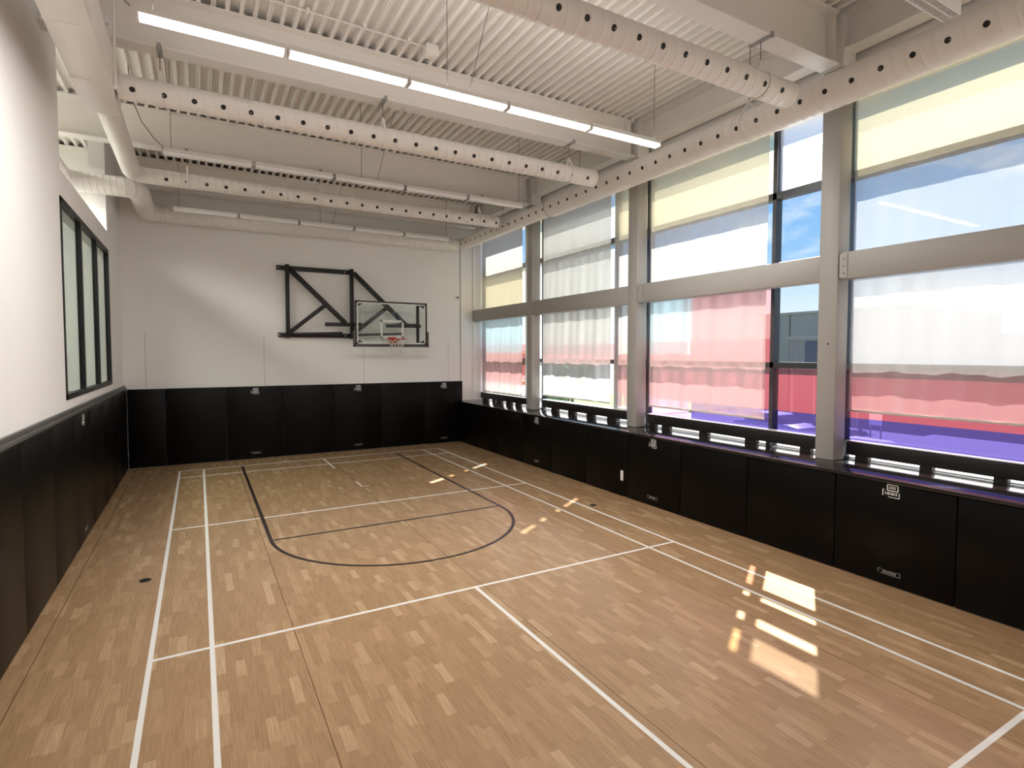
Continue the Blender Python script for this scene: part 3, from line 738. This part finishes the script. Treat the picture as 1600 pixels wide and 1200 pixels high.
# ---------------------------------------------------------------- conduit, junction box, detectors
t = thing('conduit', 'thin cream conduit on the roof deck ending in a square box beside the third beam', 'conduit', (3.3, -6.75, 6.83))
MB().tube([(0.6, -6.77, 6.84), (3.24, -6.71, 6.84)], 0.011, 8).build('pipe', M['duct'], t, smooth=True)
MB().box(3.24, 3.42, -6.80, -6.64, 6.72, 6.86).build('junction_box', M['steel'], t, bevel=0.006)
for x in (1.0, 1.7, 2.4, 3.0): MB().box(x-0.02, x+0.02, -6.78, -6.70, 6.825, 6.87).build('pipe_clip', M['steel'], t)
t = thing('conduit', 'thin cream conduit crossing the deck just beyond the glowing light row at the left', 'conduit', (-0.1, -5.2, 6.83))
MB().tube([(-1.0, -5.0, 6.84), (0.25, -5.0, 6.84), (0.42, -5.0, 6.78), (0.50, -5.0, 6.5), (0.50, -5.2, 6.0)], 0.010, 8).build('pipe', M['duct'], t, smooth=True)
MB().box(0.08, 0.2, -5.03, -4.97, 6.82, 6.87).build('pipe_clip', M['steel'], t)
t = thing('heat_detector', 'small square white device on the beam web near the left wall', 'detector', (-0.44, -6.2, 6.44))
MB().box(-0.49, -0.39, -6.16, -6.11, 6.39, 6.49).build('body', M['white'], t, bevel=0.012)
t = thing('drop_rod', 'slim vertical rod hanging beside the trunk duct at the top left', 'rod', (-0.30, -6.6, 5.5))
MB().tube([(-0.30, -6.6, 5.50), (-0.30, -6.6, 6.9)], 0.010, 8).build('rod', M['duct'], t)
MB().tube([(-0.30, -6.6, 5.49), (-0.30, -6.6, 5.53)], 0.018, 8).build('nut', M['duct'], t)
t = thing('wall_camera', 'small round white camera with a black lens on the back wall near the windows', 'camera', (7.04, YB, 4.22))
MB().disc((7.04, YB, 4.22), (0,-1,0), 0.062, 0.03, 24).build('housing', M['white'], t, smooth=True)
MB().disc((7.04, YB-0.028, 4.22), (0,-1,0), 0.028, 0.02, 20).build('lens', M['hole'], t, smooth=True)

# ---------------------------------------------------------------- basketball backboard with folding wall frame
bb = thing('basketball_hoop', 'glass basketball backboard with red rim on a black folding wall frame', 'basketball hoop', (4.0, 0.7, 3.8))
yw = 0.77
for z, xa, xb in ((4.72, 2.15, 4.02), (3.055, 2.17, 4.02)):
    MB().box(xa, xb, yw-0.02, YB, z-0.055, z+0.055).build('wall_rail', M['black'], bb, bevel=0.004)
bl = MB()
for z in (4.72, 3.055):
    for x in (2.19, 3.80): bl.disc((x, yw-0.02, z), (0,-1,0), 0.02, 0.006, 12)
bl.build('bolt_head', M['grey'], bb)
for x in (2.385, 3.965):
    MB().box(x-0.045, x+0.045, yw-0.12, yw-0.02, 2.98, 4.80).build('hinge_post', M['black'], bb, bevel=0.006)
def truss(hx, ex, hy, ey):
    dy = lambda x: hy+(ey-hy)*(x-hx)/(ex-hx)
    def P(x, z): return (x, dy(x), z)
    mb = MB()
    mb.obox(P(hx+0.03, 4.70), P(ex-0.02, 3.36), 0.07, 0.125)
    mb.obox(P(hx+0.0, 3.10), P(hx+0.90, 3.85), 0.055, 0.10)
    mb.obox(P(hx+0.0, 3.075), P(ex-0.1, 3.12), 0.04, 0.06)
    mb.obox(P(ex-0.52, 3.335), (ex+0.40, ey-0.02, 3.335), 0.07, 0.095)
    mb.build('folding_arm', M['black'], bb, bevel=0.004)
truss(2.40, 3.76, yw-0.08, 0.42)
truss(3.98, 5.32, yw-0.08, 0.34)
ybd = -0.10; bx0, bx1, bz0, bz1 = 3.885, 5.70, 2.835, 3.885
fm = MB(); e1 = 0.04
fm.box(bx0-e1, bx1+e1, ybd-0.015, ybd+0.03, bz1, bz1+0.035).box(bx0-e1, bx1+e1, ybd-0.015, ybd+0.03, bz0-0.045, bz0)
fm.box(bx0-e1, bx0, ybd-0.015, ybd+0.03, bz0, bz1).box(bx1, bx1+e1, ybd-0.015, ybd+0.03, bz0, bz1)
fm.build('board_frame', M['black'], bb, bevel=0.004)
o = MB().box(bx0, bx1, ybd, ybd+0.002, bz0, bz1).build('glass_board', M['p_board'], bb); o['label'] = 'clear glass board'
bm = bmesh.new(); bm.from_mesh(o.data); bmesh.ops.delete(bm, geom=[f for f in bm.faces if f.normal.y > -0.9], context='FACES'); bm.to_mesh(o.data); bm.free()
bo = MB(); bt = 0.035; yl = ybd-0.003
bo.box(bx0, bx1, yl-0.001, yl, bz1-bt, bz1).box(bx0, bx1, yl-0.001, yl, bz0, bz0+bt).box(bx0, bx0+bt, yl-0.001, yl, bz0, bz1).box(bx1-bt, bx1, yl-0.001, yl, bz0, bz1)
tx0, tx1, tz0, tz1 = 4.49, 5.10, 2.99, 3.45
bo.box(tx0, tx1, yl-0.001, yl, tz1-0.05, tz1).box(tx0, tx1, yl-0.001, yl, tz0, tz0+0.05).box(tx0, tx0+0.05, yl-0.001, yl, tz0, tz1).box(tx1-0.05, tx1, yl-0.001, yl, tz0, tz1)
bo.build('board_marking', M['mark'], bb)
gs = MB()
for (cx_, cz_, sx, sz) in ((bx0+bt, bz1-bt, 1, -1), (bx1-bt, bz1-bt, -1, -1), (bx0+bt, bz0+bt, 1, 1), (bx1-bt, bz0+bt, -1, 1)):
    gs.prism([(cx_, cz_), (cx_+sx*0.14, cz_), (cx_, cz_+sz*0.07)], 'y', ybd+0.004, ybd+0.03)
gs.build('corner_gusset', M['black'], bb)
for x in (5.50,):
    MB().box(x-0.035, x+0.035, ybd+0.012, ybd+0.07, bz0+0.02, bz1-0.03).build('board_upright', M['black'], bb, bevel=0.004)
MB().box(4.95, 5.50, ybd+0.07, ybd+0.13, 3.29, 3.38).build('cross_tube', M['black'], bb, bevel=0.004)
for x0_, ya_ in ((3.92, 0.40), (5.50, 0.34)):
    MB().obox((x0_, ybd+0.05, 3.335), (x0_+0.02, ya_, 3.335), 0.07, 0.09).build('mounting_tube', M['black'], bb)
cp = MB()
cp.box(bx0-0.085, bx1+0.085, ybd-0.035, ybd+0.045, bz0-0.075, bz0-0.012)
for xx in (bx0-0.085, bx1+0.03): cp.box(xx, xx+0.055, ybd-0.035, ybd+0.045, bz0-0.075, bz0+0.33)
cp.build('edge_cushion', M['cushion'], bb, bevel=0.012)
rx, rz, rr_ = 4.79, 2.955, 0.235; ry = ybd-0.16-rr_
rim = MB().ring((rx, ry, rz), (0,0,1), rr_, 0.011, 40).build('rim', M['red'], bb, smooth=True)
br = MB().box(rx-0.10, rx+0.10, ybd-0.022, ybd-0.006, rz-0.10, rz+0.06)
for sx in (-1, 1): br.obox((rx+sx*0.05, ybd-0.02, rz-0.09), (rx+sx*0.13, ry+0.19, rz-0.008), 0.012, 0.03)
br.box(rx-0.09, rx+0.09, ry+rr_-0.01, ybd-0.01, rz-0.012, rz+0.004)
q = br.build('rim_bracket', M['red']); sub(rim, q, bb)
net = MB(); nc = 12; lev = 5
def NP(k, j):
    f = j/lev; r_ = (rr_-0.005)*(1-f)**1.0*1 + 0.135*f - 0.10*math.sin(f*PI*0.9)*0.35; a = 2*PI*(k+0.5*j)/nc
    return (rx+r_*math.cos(a), ry+r_*math.sin(a), rz-0.01-0.40*f)
for k in range(nc):
    for j in range(lev):
        net.tube([NP(k, j), NP(k, j+1)], 0.0042, 5); net.tube([NP(k+1, j), NP(k, j+1)], 0.0042, 5)
q = net.build('net', M['net']); sub(rim, q, bb); q['label'] = 'white cord net'

# ---------------------------------------------------------------- outside
M['asphalt'] = mat('asphalt', (0.10, 0.10, 0.105), 0.9, noise=0.1, nscale=0.4)
M['paving'] = mat('pale_paving', (0.26, 0.25, 0.24), 0.9, noise=0.06, nscale=0.5)
M['grass'] = mat('lawn_grass', (0.10, 0.17, 0.05), 0.95, noise=0.25, nscale=3)
M['cladding'] = mat('grey_cladding', (0.22, 0.22, 0.215), 0.7, noise=0.04, nscale=0.3)
M['leaf'] = mat('leaf_green', (0.14, 0.24, 0.07), 0.8, noise=0.35, nscale=5)
M['bark'] = mat('bark', (0.14, 0.10, 0.07), 0.9)
M['carpaint'] = mat('silver_car_paint', (0.60, 0.61, 0.63), 0.3, metal=0.4)
M['carglass'] = mat('dark_car_glass', (0.02, 0.025, 0.03), 0.1)
ZG = -2.5
gd = struct(MB().box(8.25, 160, -80, 120, ZG-0.2, ZG).build('ground', M['asphalt']), 'grey asphalt outside the windows', 'ground')
o = MB().box(8.25, 12.5, -80, 120, ZG, ZG+0.12).build('kerb_walk', M['paving']); sub(gd, o)
tag(MB().box(27.5, 45, 20, 80, ZG, ZG+0.1).build('lawn', M['grass']), 'green lawn outside beyond the second window bay', 'grass', kind='stuff')
# grey building with roof unit
b = thing('grey_building', 'flat grey panelled building beyond the third and nearest window bays', 'building', (50, 10, ZG))
MB().box(45, 60, 6.6, 18.6, ZG, 6.05).build('tall_block', M['cladding'], b)
MB().box(44.8, 60, -35, 6.6, ZG, 3.95).build('low_block', M['cladding'], b)
jb = MB()
for y in (8.2, 10.8, 13.4, 16.0): jb.box(44.97, 45, y-0.04, y+0.04, ZG, 6.05)
jb.build('panel_joint', M['frame'], b)
MB().box(44.85, 45, 6.5, 18.7, 5.95, 6.15).build('parapet_cap', M['paving'], b)
w_ = MB()
for y in (-30, -24, -18, -12, -6, 0): w_.box(44.75, 44.8, y, y+3, -0.5, 1.2)
w_.build('window_strip', M['carglass'], b)
# rooftop style equipment cabin on legs
u = thing('equipment_cabin', 'slatted grey equipment cabin standing in front of the grey building', 'equipment cabin', (38.5, 10.0, ZG))
MB().box(38, 41, 7.6, 11.25, 1.4, 3.65).build('cabin_body', mat('cabin_grey', (0.24, 0.25, 0.25), 0.6), u)
sl = MB(); y = 10.2
while y < 11.2: sl.box(37.95, 38, y, y+0.06, 1.5, 3.55); y += 0.14
sl.build('slat_panel', M['paving'], u)
MB().box(37.94, 38, 7.8, 10.05, 1.6, 3.5).build('dark_grille', mat('navy_grille', (0.05, 0.06, 0.10), 0.5), u)
MB().box(37.8, 41.2, 7.4, 11.4, 3.65, 3.85).build('cabin_roof', M['paving'], u)
for (x_, y_) in ((38.1, 7.8), (38.1, 11.0), (40.8, 7.8), (40.8, 11.0)): MB().box(x_, x_+0.15, y_, y_+0.15, ZG, 1.4).build('leg', M['grey'], u)
# trees and bushes
def blob(mb, c, r, rnd):
    bm = bmesh.new(); bmesh.ops.create_icosphere(bm, subdivisions=3, radius=r); b0 = len(mb.v)
    for v in bm.verts:
        n = v.co.normalized(); k = 1+0.22*math.sin(7*n.x+rnd)*math.sin(6*n.y+2*rnd)+0.12*math.sin(19*n.z+rnd)*math.sin(17*n.x)+rnd_.uniform(-.06, .06)
        mb.v.append(tuple(Vector(c)+v.co*k))
    for f in bm.faces: mb.f.append(tuple(b0+v.index for v in f.verts))
    bm.free()
rnd_ = random.Random(7)
tl = ['bushy green tree outside the second window bay, left one', 'bushy green tree outside the second window bay, right one', 'green tree outside beyond the farthest window bay', 'round green shrub low outside the second window bay, left', 'round green shrub low outside the second window bay, middle', 'round green shrub low outside the second window bay, right', 'dark green tree outside behind the farthest blinds']
for i, (x, y, h, r) in enumerate([(33, 40, 3.6, 1.6), (32, 30, 3.0, 1.5), (26, 41, 4.0, 1.9), (24.5, 22.2, 0.9, 1.1), (25, 24.6, 0.9, 1.15), (25.2, 27.4, 0.9, 1.2), (38, 60, 5, 2.4)]):
    shr = h < 1; t = thing('shrub' if shr else 'tree', tl[i], 'shrub' if shr else 'tree', (x, y, ZG), 'planting outside')
    zb_ = ZG+(0.11 if x > 27.5 and y > 20 else 0.0)
    MB().tube([(x, y, zb_), (x+0.1, y, ZG+h)], [0.16, 0.09], 10).build('trunk' if not shr else 'stem', M['bark'], t, smooth=True)
    mb = MB()
    for q in range(7): blob(mb, (x+rnd_.uniform(-r, r)*.7, y+rnd_.uniform(-r, r)*.7, ZG+max(h, r*1.25)+rnd_.uniform(-.1, .9)*r*.6), r*rnd_.uniform(.5, .8), rnd_.random()*6)
    mb.build('crown' if not shr else 'foliage', M['leaf'], t)
# parked car, sign, posts
def car(cx, cy, label):
    t = thing('parked_car', label, 'car', (cx, cy, ZG), 'parked cars outside')
    z = ZG
    MB().prism([(cy-2.2, z+.35), (cy-2.25, z+.8), (cy-1.6, z+.95), (cy+1.3, z+1.0), (cy+2.2, z+.85), (cy+2.25, z+.35)], 'x', cx-.88, cx+.88).build('body', M['carpaint'], t, bevel=0.05)
    MB().prism([(cy-1.5, z+.94), (cy-.8, z+1.45), (cy+.9, z+1.48), (cy+1.6, z+.98)], 'x', cx-.74, cx+.74).build('cabin_glass', M['carglass'], t, bevel=0.04)
    MB().prism([(cy-.85, z+1.43), (cy-.7, z+1.50), (cy+.8, z+1.52), (cy+.95, z+1.45)], 'x', cx-.72, cx+.72).build('roof', M['carpaint'], t)
    for yy in (cy-1.35, cy+1.35):
        for xx in (cx-.9, cx+.70): MB().disc((xx, yy, z+.32), (1,0,0), .32, .2, 20).build('wheel', M['black'], t)
car(24.5, -1.4, 'silver car parked outside beyond the nearest purple panes')
car(31, 7.5, 'silver car parked outside farther off, seen through the purple pane')
t = thing('sign_post', 'small sign on two thin posts outside the nearest bay', 'sign', (30, 1.0, ZG))
for y in (0.8, 1.3): MB().tube([(30, y, ZG), (30, y, ZG+1.9)], 0.04, 8).build('post', M['paving'], t)
MB().box(29.96, 30.0, 0.75, 1.35, ZG+1.5, ZG+2.05).build('sign_panel', M['white'], t)
